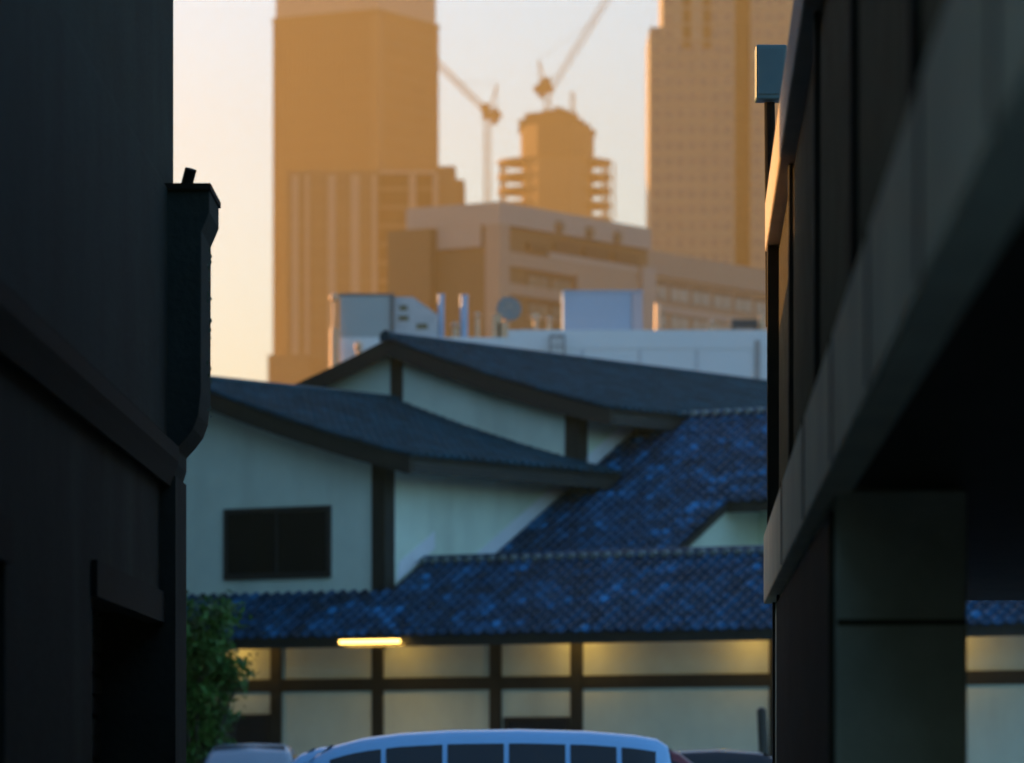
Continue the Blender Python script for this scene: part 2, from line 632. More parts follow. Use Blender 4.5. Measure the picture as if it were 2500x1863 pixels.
for s, e in lamp_w.items():
    wl = empty('wall_lamp', (0, 0, 0), 0, lamp_txt[s], 'lamp', 'warm lamps under the lower eave')
    wl.matrix_world = house.matrix_basis @ Matrix.Translation((s, -.006, 4.26))
    MB().box(-.05, -.03, -.05, .05, 0, .05).build('base_plate', frame_m, wl)
    MB().tube((0, -.03, 0), (0, -.16, 0), .018, n=8).build('arm', frame_m, wl)
    MB().lathe([(.0, .05), (.045, .05), (.075, -.04), (.07, -.04), (.04, .04), (0, .04)], Matrix.Translation((0, -.18, 0)), 14).build('lamp_shade', frame_m, wl)
    MB().lathe([(0, -.05), (.022, -.04), (.026, -.02), (.014, .02), (0, .03)], Matrix.Translation((0, -.18, 0)), 10).build('bulb', emit('lit_bulb', (1, .55, .12), 6), wl)
    pl = bpy.data.lights.new('bulb_light', 'POINT')
    pl.energy = e; pl.color = warm; pl.shadow_soft_size = .04
    po = bpy.data.objects.new('bulb_light', pl)
    po.parent = wl; po.location = (0, -.85, -.18)
    col.objects.link(po)

# ------------------------------------------------------------------ near building on the left of the alley
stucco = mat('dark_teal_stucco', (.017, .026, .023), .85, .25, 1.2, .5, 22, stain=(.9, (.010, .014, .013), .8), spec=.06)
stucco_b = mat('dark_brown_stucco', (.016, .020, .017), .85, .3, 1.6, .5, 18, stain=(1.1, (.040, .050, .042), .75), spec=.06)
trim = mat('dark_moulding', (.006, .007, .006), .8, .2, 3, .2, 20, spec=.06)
cb = empty('alley_building', (-2, 28, 0), 0, 'dark stuccoed building filling the left side of the alley', 'building')
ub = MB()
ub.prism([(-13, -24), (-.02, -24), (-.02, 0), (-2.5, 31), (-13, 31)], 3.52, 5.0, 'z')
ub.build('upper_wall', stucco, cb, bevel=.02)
MB().box(-13, -24, 5.0, -.045, -.03, 8.6).build('top_wall', stucco, cb, bevel=.02)
MB().prism([(-.02, 3.24), (.0, 3.24), (.03, 3.33), (.05, 3.38), (.05, 3.47), (-.01, 3.52), (-.02, 3.52)], -24, -.9, 'y').build('string_course', trim, cb)
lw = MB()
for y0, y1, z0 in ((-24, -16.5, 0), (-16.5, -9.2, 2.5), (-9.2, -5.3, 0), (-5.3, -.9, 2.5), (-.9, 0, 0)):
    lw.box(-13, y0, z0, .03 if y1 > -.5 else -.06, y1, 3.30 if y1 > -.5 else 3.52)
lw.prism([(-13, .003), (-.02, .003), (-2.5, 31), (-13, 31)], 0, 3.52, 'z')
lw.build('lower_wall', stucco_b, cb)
for y0, y1 in ((-16.5, -9.2), (-5.3, -.9)):
    dr = MB().box(-.5, y0, 0, -.42, y1, 2.5).build('shutter', mat('dark_shutter', (.009, .011, .010), .6, .2, 4, spec=.06), cb)
    sb = MB()
    z = .1
    while z < 2.45:
        sb.box(-.43, y0 + .04, z, -.40, y1 - .04, z + .09)
        z += .12
    sb.build('slat', MATS['dark_shutter'], dr, kind='stuff')
    MB().box(-.14, y0 - .04, 2.44, -.03, y1 + .04, 2.62).build('lintel', trim, cb)
# corbelled corner box with a little cap
pier = [(-.04, 3.28), (.00, 3.28), (.03, 3.38), (.03, 3.46), (.085, 3.52), (.13, 3.58), (.16, 3.66), (.175, 3.80), (.178, 4.74), (.20, 4.79), (.225, 4.85), (.225, 4.98), (-.04, 4.98)]
MB().prism(pier, -.85, .02, 'y').build('corner_pier', stucco, cb, bevel=.008)
MB().box(-.05, -.9, 4.98, .235, .06, 5.015).build('pier_cap', trim, cb)
MB().tube((.035, -.35, 4.99), (.085, -.40, 5.16), .036, .036, 12).build('vent_pipe', trim, cb)
vn = MB()
random.seed(3)
for k in range(40):
    z = random.uniform(3.7, 4.72)
    y = random.uniform(-.4, .02)
    vn.add([(0, 0, 0), (.006, .01, .012), (.011, 0, -.006), (.005, -.01, -.018)], [(0, 1, 2, 3)], Matrix.Translation((.176, y, z)) @ Matrix.Rotation(random.uniform(-1, 1), 4, 'X'))
vn.build('creeper', mat('creeper_leaf', (.03, .06, .025), .6), cb, kind='stuff')

# unseen slab added to keep low sun off the lot and street air
MB().box(-20, 30.5, 0, -12, 124, 17).build('sun_blocker', stucco_b, cb)
MB().box(-20.2, 30.3, 17, -11.8, 124.2, 17.6).build('sun_blocker_cap', trim, cb)

# ------------------------------------------------------------------ near arcade on the right
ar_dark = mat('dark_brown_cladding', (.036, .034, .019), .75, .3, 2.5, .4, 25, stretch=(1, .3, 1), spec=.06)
ar_band = mat('beige_fascia_paint', (.78, .74, .50), .7, .14, 2.0, .25, 25, stain=(1.2, (.55, .53, .36), .5), spec=.06)
ar_pier = mat('grey_green_render', (.50, .54, .38), .85, .2, 1.8, .4, 20, stain=(.9, (.32, .35, .24), .5), spec=.06)
ar = empty('arcade_building', (.522, 0, 0), 0, 'dark arcade building with long beige fascia on the right of the alley', 'building')


def axp(y): return .038 * y


def along(bm, y0, y1, x0, x1, z0, z1):
    """box whose left face follows the alley line; x offsets are measured from it"""
    vs = []
    for z in (z0, z1):
        vs += [(axp(y0) + x0, y0, z), (axp(y0) + x1, y0, z), (axp(y1) + x1, y1, z), (axp(y1) + x0, y1, z)]
    return bm.add(vs, [(0, 3, 2, 1), (4, 5, 6, 7), (0, 1, 5, 4), (1, 2, 6, 5), (2, 3, 7, 6), (3, 0, 4, 7)])


BZ0, BZ1, TOP = CAMZ + 1.0, CAMZ + 1.45, CAMZ + 3.55
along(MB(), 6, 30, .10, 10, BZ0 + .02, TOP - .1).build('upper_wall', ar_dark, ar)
along(MB(), 6, 30.06, -.03, .10, BZ0, BZ1).build('fascia_band', ar_band, ar, bevel=.01)
for y in (5.2, 7.4, 9.8, 12.6, 15.8, 19.6, 24.2):
    along(MB(), y, y + .035, -.036, -.02, BZ0 + .01, BZ1 - .01).build('fascia_joint', trim, ar)
along(MB(), 6, 30.1, -.02, 10, TOP - .26, TOP + .06).build('cornice', mat('pale_cornice_paint', (.42, .36, .28), .7, .12, 3), ar, bevel=.01)
for y in (8.5, 11.6, 15.9, 20.4, 25.6, 29.7):
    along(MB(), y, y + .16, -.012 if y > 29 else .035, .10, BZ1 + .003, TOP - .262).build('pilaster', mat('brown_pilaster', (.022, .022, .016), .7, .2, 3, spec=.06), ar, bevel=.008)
lv = MB()
for y0, y1 in ((8.66, 11.6), (11.76, 15.9), (16.06, 20.4), (20.56, 25.6), (25.76, 29.7)):
    y = y0 + .06
    while y < y1 - .1:
        along(lv, y, y + .05, .06, .10, BZ1 + .02, TOP - .3)
        y += .16
    z = BZ1 + .25
    while z < TOP - .35:
        along(lv, y0 + .06, y1 - .06, .075, .10, z, z + .05)
        z += .28
lv.build('cladding_rib', mat('louvre_brown', (.15, .135, .08), .6, .2, 3, spec=.06), ar, kind='stuff')
along(MB(), 17.6, 30, .04, .54, 0, BZ0 + .02).build('pier', ar_pier, ar, bevel=.015)
along(MB(), 17.585, 17.6, .045, .535, 2.155, 2.175).build('pier_groove_shade', ar_dark, ar)  # dark strip drawn as the shadow line of a groove
along(MB(), 28.4, 28.6, .025, .05, 0, BZ0).build('pilaster', MATS['brown_pilaster'], ar)
along(MB(), 29.8, 30.02, .025, .05, 0, BZ0).build('pilaster', MATS['brown_pilaster'], ar)
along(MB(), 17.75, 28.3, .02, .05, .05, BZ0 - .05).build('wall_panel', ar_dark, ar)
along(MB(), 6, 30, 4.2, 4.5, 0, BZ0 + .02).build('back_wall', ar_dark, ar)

sb_ = empty('street_box', (PX(1886, 30.6), 30.6, 0), 0, 'teal box on a dark mast bracketed to the arcade corner', 'utility box')
MB().tube((0, 0, 4.5), (-.02, 0, PZ(250, 30.6)), .045, .035, 12).build('mast', trim, sb_)
for z in (4.6, 5.0):
    MB().bar((0, 0, z), (.12, -.62, z), .04).build('bracket', trim, sb_)
MB().box(-.115, -.1, PZ(247, 30.6), .09, .1, PZ(114, 30.6)).build('box', mat('teal_box_paint', (.05, .13, .14), .5, .1, 4), sb_, bevel=.012)
MB().box(-.10, -.112, PZ(235, 30.6), .065, -.1, PZ(126, 30.6)).build('box_door', mat('teal_box_door', (.042, .11, .12), .5, .1, 4), sb_)

# ------------------------------------------------------------------ vehicles
tyre_m = mat('tyre_rubber', (.012, .012, .012), .8)
rim_m = mat('wheel_alloy', (.4, .4, .42), .35, metal=.8)
car_glass = mat('tinted_car_glass', (.010, .014, .016), .08, .1, 2)
lamp_glass = mat('headlamp_lens', (.6, .6, .6), .1)
tail_m = mat('tail_lamp_red', (.30, .01, .01), .2)


def lerp_tab(tab, x):
    if x <= tab[0][0]: return tab[0][1]
    for (a, b_), (c, d_) in zip(tab[:-1], tab[1:]):
        if x <= c: return b_ + (d_ - b_) * (x - a) / (c - a)
    return tab[-1][1]


def vehicle(name, loc, rz, label, paint, top, W, belt, windows, screens, wheels, group='vehicles parked in front of the house'):
    """top: (x, z) roofline from nose (-x) to tail; windows: side panes (x0,x1)"""
    root = empty(name, loc, rz, label, 'car', group)
    x0, x1 = top[0][0], top[-1][0]
    L = x1 - x0

    def hw(x):
        k = min(x - x0, x1 - x) / .55
        return W / 2 * (1 - .16 * max(0, 1 - k) ** 2)

    def ring(x):
        zt = lerp_tab(top, x)
        w = hw(x)
        be = min(belt, zt - .06)
        wt = w - .19 * max(0, zt - belt) / .6 - .03
        half = [(w * .84, .24), (w * .97, .30), (w, .52), (w, be * .82), (w * .985, be), (wt + .02, zt - .10 if zt - be > .15 else zt - .03), (wt - .03, zt - .035 if zt - be > .15 else zt - .012), (wt * .8, zt - .008), (0, zt + .012)]
        return half

    xs = sorted(set([x0 + L * i / 34 for i in range(35)] + [p[0] for p in top]))
    vs, fs = [], []
    k = None
    for x in xs:
        h = ring(x)
        pts = [(x, -y, z) for y, z in h] + [(x, y, z) for y, z in h[-2::-1]]
        k = len(pts)
        vs += pts
    n = len(xs)
    for i in range(n - 1):
        for j in range(k - 1):
            fs.append((i * k + j, i * k + j + 1, (i + 1) * k + j + 1, (i + 1) * k + j))
        fs.append((i * k + k - 1, i * k, (i + 1) * k, (i + 1) * k + k - 1))
    fs += [tuple(range(k)), tuple(range((n - 1) * k, n * k))]
    m = MB()
    m.add(vs, fs)
    body = m.build('body', paint, root, smooth=True)

    def side(x, f, off):
        h = ring(x)
        (ya, za), (yb, zb) = h[4], h[5]
        return ya + (yb - ya) * f + off, za + (zb - za) * f

    for a, c in windows:
        for sgn in (-1, 1):
            q = MB()
            P = []
            for f in (.06, .92):
                for t in range(5):
                    x = a + (c - a) * t / 4
                    y, z = side(x, f, .012)
                    P.append((x, sgn * y, z))
            q.add(P, [(t, t + 1, 5 + t + 1, 5 + t) for t in range(4)])
            q.build('window', car_glass, body)
    for a, c in screens:
        q = MB()
        P = []
        for x in (a, c):
            zt = lerp_tab(top, x) + .02
            w_ = (hw(x) - .19 * max(0, zt - belt) / .6 - .03) * .86
            sx = -.012 if a < c and a < (x0 + x1) / 2 else .012
            for t in range(5):
                y = -w_ + 2 * w_ * t / 4
                P.append((x + sx, y, zt))
        q.add(P, [(t, t + 1, 5 + t + 1, 5 + t) for t in range(4)])
        q.build('windscreen', car_glass, body)
    for wx in wheels:
        for sgn in (-1, 1):
            Mw = Matrix.Translation((wx, sgn * (W / 2 - .10), .33)) @ Matrix.Rotation(R(90), 4, 'X')
            ty = MB().lathe([(.20, -.10), (.30, -.11), (.33, -.08), (.335, 0), (.33, .08), (.30, .11), (.20, .10)], Mw, 24).build('tyre', tyre_m, root, smooth=True)
            rm = MB().lathe([(0, -.06), (.08, -.065), (.19, -.085), (.205, -.09), (.205, .09), (.19, .085), (.08, .065), (0, .06)], Mw, 18)
            rm.build('rim', rim_m, ty, smooth=True)
    for sgn in (-1, 1):
        MB().box(x0 - .01, sgn * W * .36 - .14, .66, x0 + .10, sgn * W * .36 + .14, .82).build('headlight', lamp_glass, root, bevel=.03)
        MB().box(x1 - .08, sgn * W * .40 - .07, .80, x1 + .012, sgn * W * .40 + .07, 1.10).build('tail_light', tail_m, root, bevel=.02)
        mx = windows[0][0] - .02
        y, z = side(mx + .1, .05, 0)
        ms = (mx - .10, mx + .02) if sgn else (0, 0)
        MB().box(ms[0], sgn * (y + .03) - .0 if sgn > 0 else -(y + .20), z - .02, ms[1], sgn * (y + .20) if sgn > 0 else -(y + .03), z + .15).build('wing_mirror', paint, root, bevel=.03)
    return root


sky_white_p = mat('sky_tinted_white_paint', (.26, .54, .84), .28, .03, 2, coat=.4)  # white paint with the sky's blue reflection mixed into its colour
pale_p = mat('pale_silver_paint', (.26, .34, .42), .25, .03, 2, coat=.4)
red_p = mat('dark_red_paint', (.16, .025, .03), .3, .05, 2, coat=.4)
black_p = mat('black_car_paint', (.012, .014, .018), .25, .05, 2, coat=.4)
VY = 54.0
van_top = [(-3.62, .72), (-3.54, .95), (-3.2, 1.10), (-2.75, 1.22), (-2.55, 1.45), (-2.3, 1.68), (-2.08, 1.79), (-1.75, 1.875), (-1.3, 1.935), (-.7, 1.97), (.1, 1.98), (.9, 1.96), (1.45, 1.915), (1.72, 1.87), (1.85, 1.79), (1.94, 1.3), (1.97, .75)]
vehicle('passenger_van', (PX(1247, VY), VY + .95, 0), 0, 'long white passenger van, sky blue painted in, with dark side windows parked side-on', sky_white_p, van_top, 1.88, 1.12,
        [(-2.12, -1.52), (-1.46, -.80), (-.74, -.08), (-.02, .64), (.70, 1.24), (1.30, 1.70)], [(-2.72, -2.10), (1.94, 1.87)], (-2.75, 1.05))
suv_top = [(-2.2, .68), (-2.12, .92), (-1.75, 1.04), (-1.15, 1.14), (-.95, 1.34), (-.55, 1.64), (-.30, 1.72), (.3, 1.76), (1.0, 1.73), (1.55, 1.64), (1.9, 1.30), (2.1, 1.05), (2.15, .7)]
suvw = [(-.55, .18), (.27, 1.02), (1.10, 1.55)]
suvs = [(-1.13, -.36), (2.0, 1.6)]


def suv(loc, rz, label, paint, kz):
    return vehicle('parked_car', loc, rz, label, paint, [(x, z * kz if z > 1.1 else z) for x, z in suv_top], 1.82, 1.05, suvw, suvs, (-1.4, 1.35))


suv((PX(838, 61), 61.2, 0), 0, 'white car, sky blue painted in, half hidden behind the nose of the van', sky_white_p, 1.035)
suv((PX(600, 72), 73.5, 0), R(90), 'dull silver car seen end-on beside the leafy shrub', pale_p, 1.065)
suv((PX(1560, 64), 64.4, 0), R(180), 'dark red car half hidden behind the tail of the van', red_p, 1.05)
suv((PX(1800, 69), 69.2, 0), R(180), 'black car parked beside the leaning dark post', black_p, 1.005)

pY = 78.0
po_ = empty('leaning_post', (PX(1876, pY), pY, 0), 0, 'dark post leaning slightly left in front of white wall', 'post')
MB().tube((0, 0, 0), (-.115, 0, PZ(1735, pY)), .085, .08, 12).build('shaft', wood, po_)
MB().lathe([(0, .06), (.05, .045), (.085, 0)], Matrix.Translation((-.115, 0, PZ(1735, pY))), 12).build('cap', wood, po_)

# ------------------------------------------------------------------ leafy shrub at the corner
random.seed(11)
tY = 76.0
tr = empty('leafy_shrub', (PX(470, tY), tY, 0), 0, 'leafy green shrub growing beside the dark left building', 'shrub')
bark = mat('shrub_bark', (.05, .04, .03), .9, .3, 8)
leafm = mat('shrub_leaf', (.048, .14, .018), .55, .55, 2.6)
tk = MB().tube((0, 0, 0), (.05, 0, 1.3), .10, .075, 10)
tk.build('trunk', bark, tr)
lm = MB()
tips = []
for k in range(16):
    a = random.uniform(0, 2 * math.pi)
    p = Vector((.05, 0, random.uniform(.7, 1.3)))
    q = p + Vector((math.cos(a) * random.uniform(.3, .7), math.sin(a) * random.uniform(.3, .6), random.uniform(.5, 2.0)))
    lm.tube(p, q, .04, .015, 6)
    for _ in range(2):
        r_ = q + Vector((random.uniform(-.4, .4), random.uniform(-.4, .4), random.uniform(.1, .7)))
        lm.tube(q, r_, .014, .006, 5)
        tips.append(r_)
    tips.append(q)
lm.build('limb', bark, tr, kind='stuff')
lf = MB()
clumps = [(Vector((random.uniform(-.9, .62), random.uniform(-.6, .6), random.uniform(.7, 3.9))), random.uniform(.22, .42)) for _ in range(60)]
clumps += [(t, .28) for t in tips]
for c, r in clumps:
    # narrower towards the bottom, rounded top
    lim = .88 * math.sqrt(max(.05, 1 - ((c.z - 3.1) / 1.35) ** 2)) if c.z > 3.1 else .88 - .42 * (3.1 - c.z)
    if c.x > lim: c.x = lim * random.uniform(.5, 1)
    c.z = min(c.z, 4.1) + .28
    for _ in range(95):
        o = Vector((random.gauss(0, .5), random.gauss(0, .5), random.gauss(0, .42))) * r
        sz = random.uniform(.05, .10)
        M = Matrix.Translation(c + o) @ Matrix.Rotation(random.uniform(0, 6.28), 4, 'Z') @ Matrix.Rotation(random.uniform(-1.1, 1.1), 4, 'X') @ Matrix.Rotation(random.uniform(-.6, .6), 4, 'Y')
        lf.add([(0, -sz, 0), (sz * .5, 0, .012), (0, sz, 0), (-sz * .5, 0, .012)], [(0, 1, 2), (0, 2, 3)], M)
lf.build('crown', leafm, tr, kind='stuff')

# ------------------------------------------------------------------ pale building behind the house, with its roof gear
GY = 165.0
pale = mat('pale_grey_wall_paint', (.70, .76, .76), .8, .05, .15, stain=(.12, (.60, .65, .65), .4))
pale2 = mat('blue_grey_sheet_metal', (.36, .47, .58), .5, .05, .4)
grn = mat('grey_green_sheet_metal', (.34, .42, .42), .55, .06, .4)
gb = empty('flat_roofed_building', (PX(829, GY), GY, 0), 0, 'pale flat roofed building just behind the tiled gables', 'building')
gx = lambda p: PX(p, GY) - PX(829, GY)
RZ = PZ(824, GY)
MB().box(gx(829), 0, 0, gx(2150), 22, RZ).build('wall', pale, gb)
MB().box(gx(1240), -.03, RZ - .4, gx(2150), .4, PZ(806, GY)).build('parapet', pale, gb)
MB().box(gx(1842), -.06, 0, gx(1856), -.002, RZ - .1).build('downpipe', mat('grey_downpipe', (.33, .33, .32), .6), gb)
for p in (1420, 1560, 1700):
    MB().box(gx(p), -.045, 4, gx(p) + .05, -.002, RZ - .45).build('panel_joint', mat('grey_joint', (.48, .51, .54), .7), gb)


def roof_thing(name, p, label, cat, y=1.5, group='gear on the pale flat roof'):
    return empty(name, (PX(p, GY), GY + y, RZ), 0, label, cat, group)


o = roof_thing('equipment_housing', 829, 'grey-green box housing with slanted end above the left tiled gable', 'roof housing', .02)
h = PZ(722, GY) - RZ
hx = lambda p: gx(p) - gx(829)
MB().box(0, 0, 0, hx(958), 3.2, h).build('housing', grn, o)
MB().box(-.03, -.03, h, hx(962), 3.25, h + .08).build('top_trim', mat('dark_trim', (.12, .14, .14), .6), o)
MB().box(hx(952), -.05, 0, hx(962), .0, h).build('corner_trim', MATS['dark_trim'], o)
MB().prism([(hx(962), 0), (hx(962), h - .02), (hx(1008), h - .02), (hx(1068), h * .56), (hx(1068), 0)], .25, 3.0, 'y').build('slanted_end', mat('pale_sheet', (.5, .52, .52), .5), o)
for px_, py_, ww in ((985, 775, .35), (1030, 795, .4), (985, 750, .28)):
    MB().box(hx(px_) - ww / 2, .22, PZ(py_, GY) - RZ - .09, hx(px_) + ww / 2, .249, PZ(py_, GY) - RZ + .09).build('vent_slot', mat('olive_vent', (.14, .13, .06), .7), o)

o = roof_thing('plant_room', 1376, 'blue-grey plant room box standing on the pale flat roof', 'roof housing', 2.0)
h = PZ(713, GY + 2) - RZ
MB().box(0, 0, -.1, PX(1546, GY) - PX(1376, GY), 3.5, h).build('wall', pale2, o)
MB().box(PX(1547, GY) - PX(1376, GY), -.05, -.1, PX(1573, GY) - PX(1376, GY), 3.4, h - .02).build('side_panel', mat('pink_grey_sheet', (.55, .46, .46), .6, .05, .4), o)
MB().box(-.04, -.06, h, PX(1575, GY) - PX(1376, GY), 3.6, h + .06).build('roof_trim', pale2, o)

sunpipe = mat('sun_orange_pipe', (.78, .46, .25), .45, .08, 1)  # low sun's orange glow mixed into the pipe colour
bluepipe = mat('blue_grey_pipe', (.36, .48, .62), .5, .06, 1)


def pipe(p, y0, y1, wpx, label, m=None, cap='flat', y=1.2, name='vent_pipe'):
    Yd = GY + y
    o = empty(name, (PX(p, Yd), Yd, RZ), 0, label, 'vent pipe', 'pipes on the pale flat roof')
    r = wpx / 2 / F * Yd
    z1 = PZ(y1, Yd) - RZ
    MB().tube((0, 0, min(PZ(y0, Yd) - RZ, 0)), (0, 0, z1), r, r, 14).build('pipe', m or sunpipe, o, smooth=False)
    if cap == 'ball':
        MB().lathe([(0, -.16), (.13, -.1), (.17, 0), (.13, .1), (0, .16)], Matrix.Translation((0, 0, z1 + .1)), 14).build('cowl', m or sunpipe, o, smooth=True)
    elif cap == 'cone':
        MB().lathe([(r * 1.7, 0), (r * 1.7, .03), (0, .16)], Matrix.Translation((0, 0, z1 + .06)), 14).build('cowl', m or sunpipe, o)
    else:
        MB().lathe([(r * 1.12, -.06), (r * 1.12, .02), (0, .03)], Matrix.Translation((0, 0, z1)), 14).build('rim', m or sunpipe, o)
    return o


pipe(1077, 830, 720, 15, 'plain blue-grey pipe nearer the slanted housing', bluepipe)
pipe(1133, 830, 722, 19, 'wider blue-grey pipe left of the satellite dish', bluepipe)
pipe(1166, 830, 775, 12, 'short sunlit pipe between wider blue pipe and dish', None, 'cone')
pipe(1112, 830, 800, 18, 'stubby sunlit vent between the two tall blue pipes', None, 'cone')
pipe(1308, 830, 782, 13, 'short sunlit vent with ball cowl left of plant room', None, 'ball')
pipe(1341, 830, 785, 11, 'thin short vent close to the left side of plant room', None, 'cone')
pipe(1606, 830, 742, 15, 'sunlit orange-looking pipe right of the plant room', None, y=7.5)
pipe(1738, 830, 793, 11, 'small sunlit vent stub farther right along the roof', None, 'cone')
# sunlit flue hung on the left edge of the housing
Yd = GY - .3
o = empty('flue_pipe', (PX(816, Yd), Yd, 0), 0, 'tall sunlit flue with ball cowl at the left edge of the housing', 'flue')
MB().tube((0, 0, 0), (0, 0, PZ(800, Yd)), .15, .15, 12).build('lower_pipe', sunpipe, o)
MB().tube((0, 0, PZ(800, Yd)), (0, 0, PZ(735, Yd)), .07, .07, 10).build('upper_pipe', mat('sun_orange_flue', (.72, .40, .22), .5), o)  # upper flue coloured with the same low-sun orange
MB().lathe([(0, -.17), (.13, -.1), (.17, 0), (.13, .1), (0, .17)], Matrix.Translation((0, 0, PZ(727, Yd))), 14).build('cowl', sunpipe, o, smooth=True)
Yd = GY - .45
o = empty('bulb_vent', (PX(875, Yd), Yd, 0), 0, 'small round sunlit vent showing just above the left gable slope', 'vent')
MB().tube((0, 0, 0), (0, 0, PZ(858, Yd)), .08, .08, 10).build('pipe', sunpipe, o)
MB().lathe([(0, -.2), (.12, -.14), (.15, 0), (.12, .14), (0, .2)], Matrix.Translation((0, 0, PZ(846, Yd))), 14).build('cowl', sunpipe, o, smooth=True)

# satellite dish, seen from behind
o = roof_thing('satellite_dish', 1236, 'round grey satellite dish seen against the beige block', 'satellite dish', 2.2)
Yd = GY + 2.2
zc = PZ(757, Yd) - RZ
Md = Matrix.Translation((PX(1241, Yd) - PX(1236, Yd), 0, zc)) @ Matrix.Rotation(R(78), 4, 'X') @ Matrix.Rotation(R(8), 4, 'Y')
MB().lathe([(0, 0), (.15, .012), (.30, .05), (.46, .13), (.46, .15), (.30, .075), (0, .03)], Md, 24).build('reflector', mat('grey_dish_paint', (.22, .26, .25), .6, .06, 2), o, smooth=True)
MB().tube((-.08, .10, -.05), (-.08, .10, zc - .1), .05, .05, 10).build('mast', sunpipe, o)
MB().bar((-.08, .10, zc - .1), (.0, .06, zc), .07).build('bracket', sunpipe, o)
for k in range(3):
    a = R(90 + 120 * k)
    MB().tube(Md @ Vector((.42 * math.cos(a), .42 * math.sin(a), .13)), Md @ Vector((0, 0, .5)), .012, .012, 6).build('feed_strut', MATS['grey_dish_paint'], o)
MB().lathe([(0, .44), (.05, .46), (.05, .56), (0, .57)], Md, 10).build('feed_horn', MATS['grey_dish_paint'], o)
for p, ww, y1, lab in ((1213, 20, 770, 'sunlit box at the foot of the dish'), (1228, 26, 790, 'low sunlit box right under the dish'), (1283, 24, 806, 'flat sunlit box midway between dish and plant room')):
    Yd = GY + 1.6
    o = empty('roof_unit', (PX(p, Yd), Yd, RZ), 0, lab, 'roof unit', 'small boxes on the pale flat roof')
    w_ = ww / 2 / F * Yd
    z1 = PZ(y1, Yd) - RZ
    MB().box(-w_, -.2, 0, w_, .25, z1).build('casing', mat('sun_orange_casing', (.70, .44, .24), .6, .08, 1), o)  # tan casing with the orange of the low sun in its colour
    MB().box(-w_ - .02, -.22, z1, w_ + .02, .27, z1 + .03).build('lid', mat('sun_orange_casing', (.55, .45, .32)), o)
o = empty('ladder_frame', (PX(1360, GY), GY - .25, 0), 0, 'thin grey hoop of a roof ladder on the pale wall', 'ladder')
lg = mat('grey_ladder_paint', (.22, .23, .22), .6)
for p in (1343, 1377):
    MB().bar((PX(p, GY) - PX(1360, GY), 0, 0), (PX(p, GY) - PX(1360, GY), 0, PZ(822, GY)), .07).build('rail', lg, o)
z = 1.0
while z < PZ(826, GY):
    MB().bar((PX(1343, GY) - PX(1360, GY), 0, z), (PX(1377, GY) - PX(1360, GY), 0, z), .04).build('rung', lg, o)
    z += .9
MB().bar((PX(1341, GY) - PX(1360, GY), 0, PZ(822, GY)), (PX(1379, GY) - PX(1360, GY), 0, PZ(822, GY)), .08).build('top_rail', lg, o)
o = empty('dark_roof_unit', (PX(1818, GY), GY + .8, RZ), 0, 'dark flat unit at the right end of the pale roof', 'roof unit')
MB().box(PX(1788, GY) - PX(1818, GY), -.2, PZ(794, GY) - RZ, PX(1852, GY) - PX(1818, GY), .6, PZ(776, GY) - RZ).build('casing', mat('dark_casing', (.06, .06, .055), .6), o)
for p in (1792, 1846):
    MB().box(PX(p, GY) - PX(1818, GY) - .04, 0, 0, PX(p, GY) - PX(1818, GY) + .04, .4, PZ(794, GY) - RZ).build('leg', MATS['dark_casing'], o)
pipe(1860, 830, 770, 16, 'sunlit pipe at the far right beside the dark flat unit', None)

# ------------------------------------------------------------------ beige institutional block
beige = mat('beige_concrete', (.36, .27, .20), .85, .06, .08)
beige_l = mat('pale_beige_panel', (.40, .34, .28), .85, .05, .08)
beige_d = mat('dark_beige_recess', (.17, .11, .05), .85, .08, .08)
slot_m = mat('dark_opening', (.05, .035, .015), .7, .2, .3)
pane_m = mat('grey_green_pane', (.22, .25, .22), .3, .15, .2)
BY = 540.0
bb_ = empty('beige_block', (PX(1218, BY), BY, 0), math.atan2(.835, .55), 'beige stepped concrete block with window rows below the cranes', 'building')
zt = PZ(493, BY)
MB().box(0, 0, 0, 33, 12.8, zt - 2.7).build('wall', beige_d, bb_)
MB().box(-.4, -.4, zt - 2.6, 33.2, 12.9, zt).build('parapet', beige_l, bb_)
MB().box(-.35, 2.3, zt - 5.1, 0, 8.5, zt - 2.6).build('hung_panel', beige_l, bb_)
MB().box(-1.2, 8.9, 0, 5, 15.0, PZ(562, BY + 6)).build('stair_block', beige_d, bb_)
MB().box(-.5, -.45, 0, 1.6, 1.6, zt - 2.6).build('corner_pier', beige, bb_)
MB().box(16.2, -.6, 0, 30.3, -.02, zt - 7.0).build('bay', beige, bb_)
MB().box(1.6, -.3, zt - 7.3, 33, -.02, zt - 5.6).build('spandrel', beige, bb_)
MB().box(10.4, -.35, zt - 5.6, 33, -.02, zt - 4.9).build('spandrel', beige_l, bb_)
MB().box(1.6, -.3, zt - 10.6, 16.2, -.02, zt - 9.3).build('spandrel', beige, bb_)
for k, x in enumerate((11.3, 18.0, 24.6)):
    MB().box(x, -.42, zt - 4.85, x + 5.6, -.36, zt - 3.5).build('loggia', slot_m, bb_)
for x in (12.2, 18.9, 25.2):
    v_ = MB()
    v_.lathe([(0, .0), (.75, .0), (.75, .25), (.55, .55), (0, .6)], Matrix.Translation((x, -.42, zt - 1.75)) @ Matrix.Rotation(R(90), 4, 'X'), 14)
    v_.build('round_vent', mat('olive_cowl', (.17, .14, .09), .8), bb_)
MB().box(5.8, -.36, zt - 5.1, 9.6, -.06, zt - 4.2).build('loggia', slot_m, bb_)


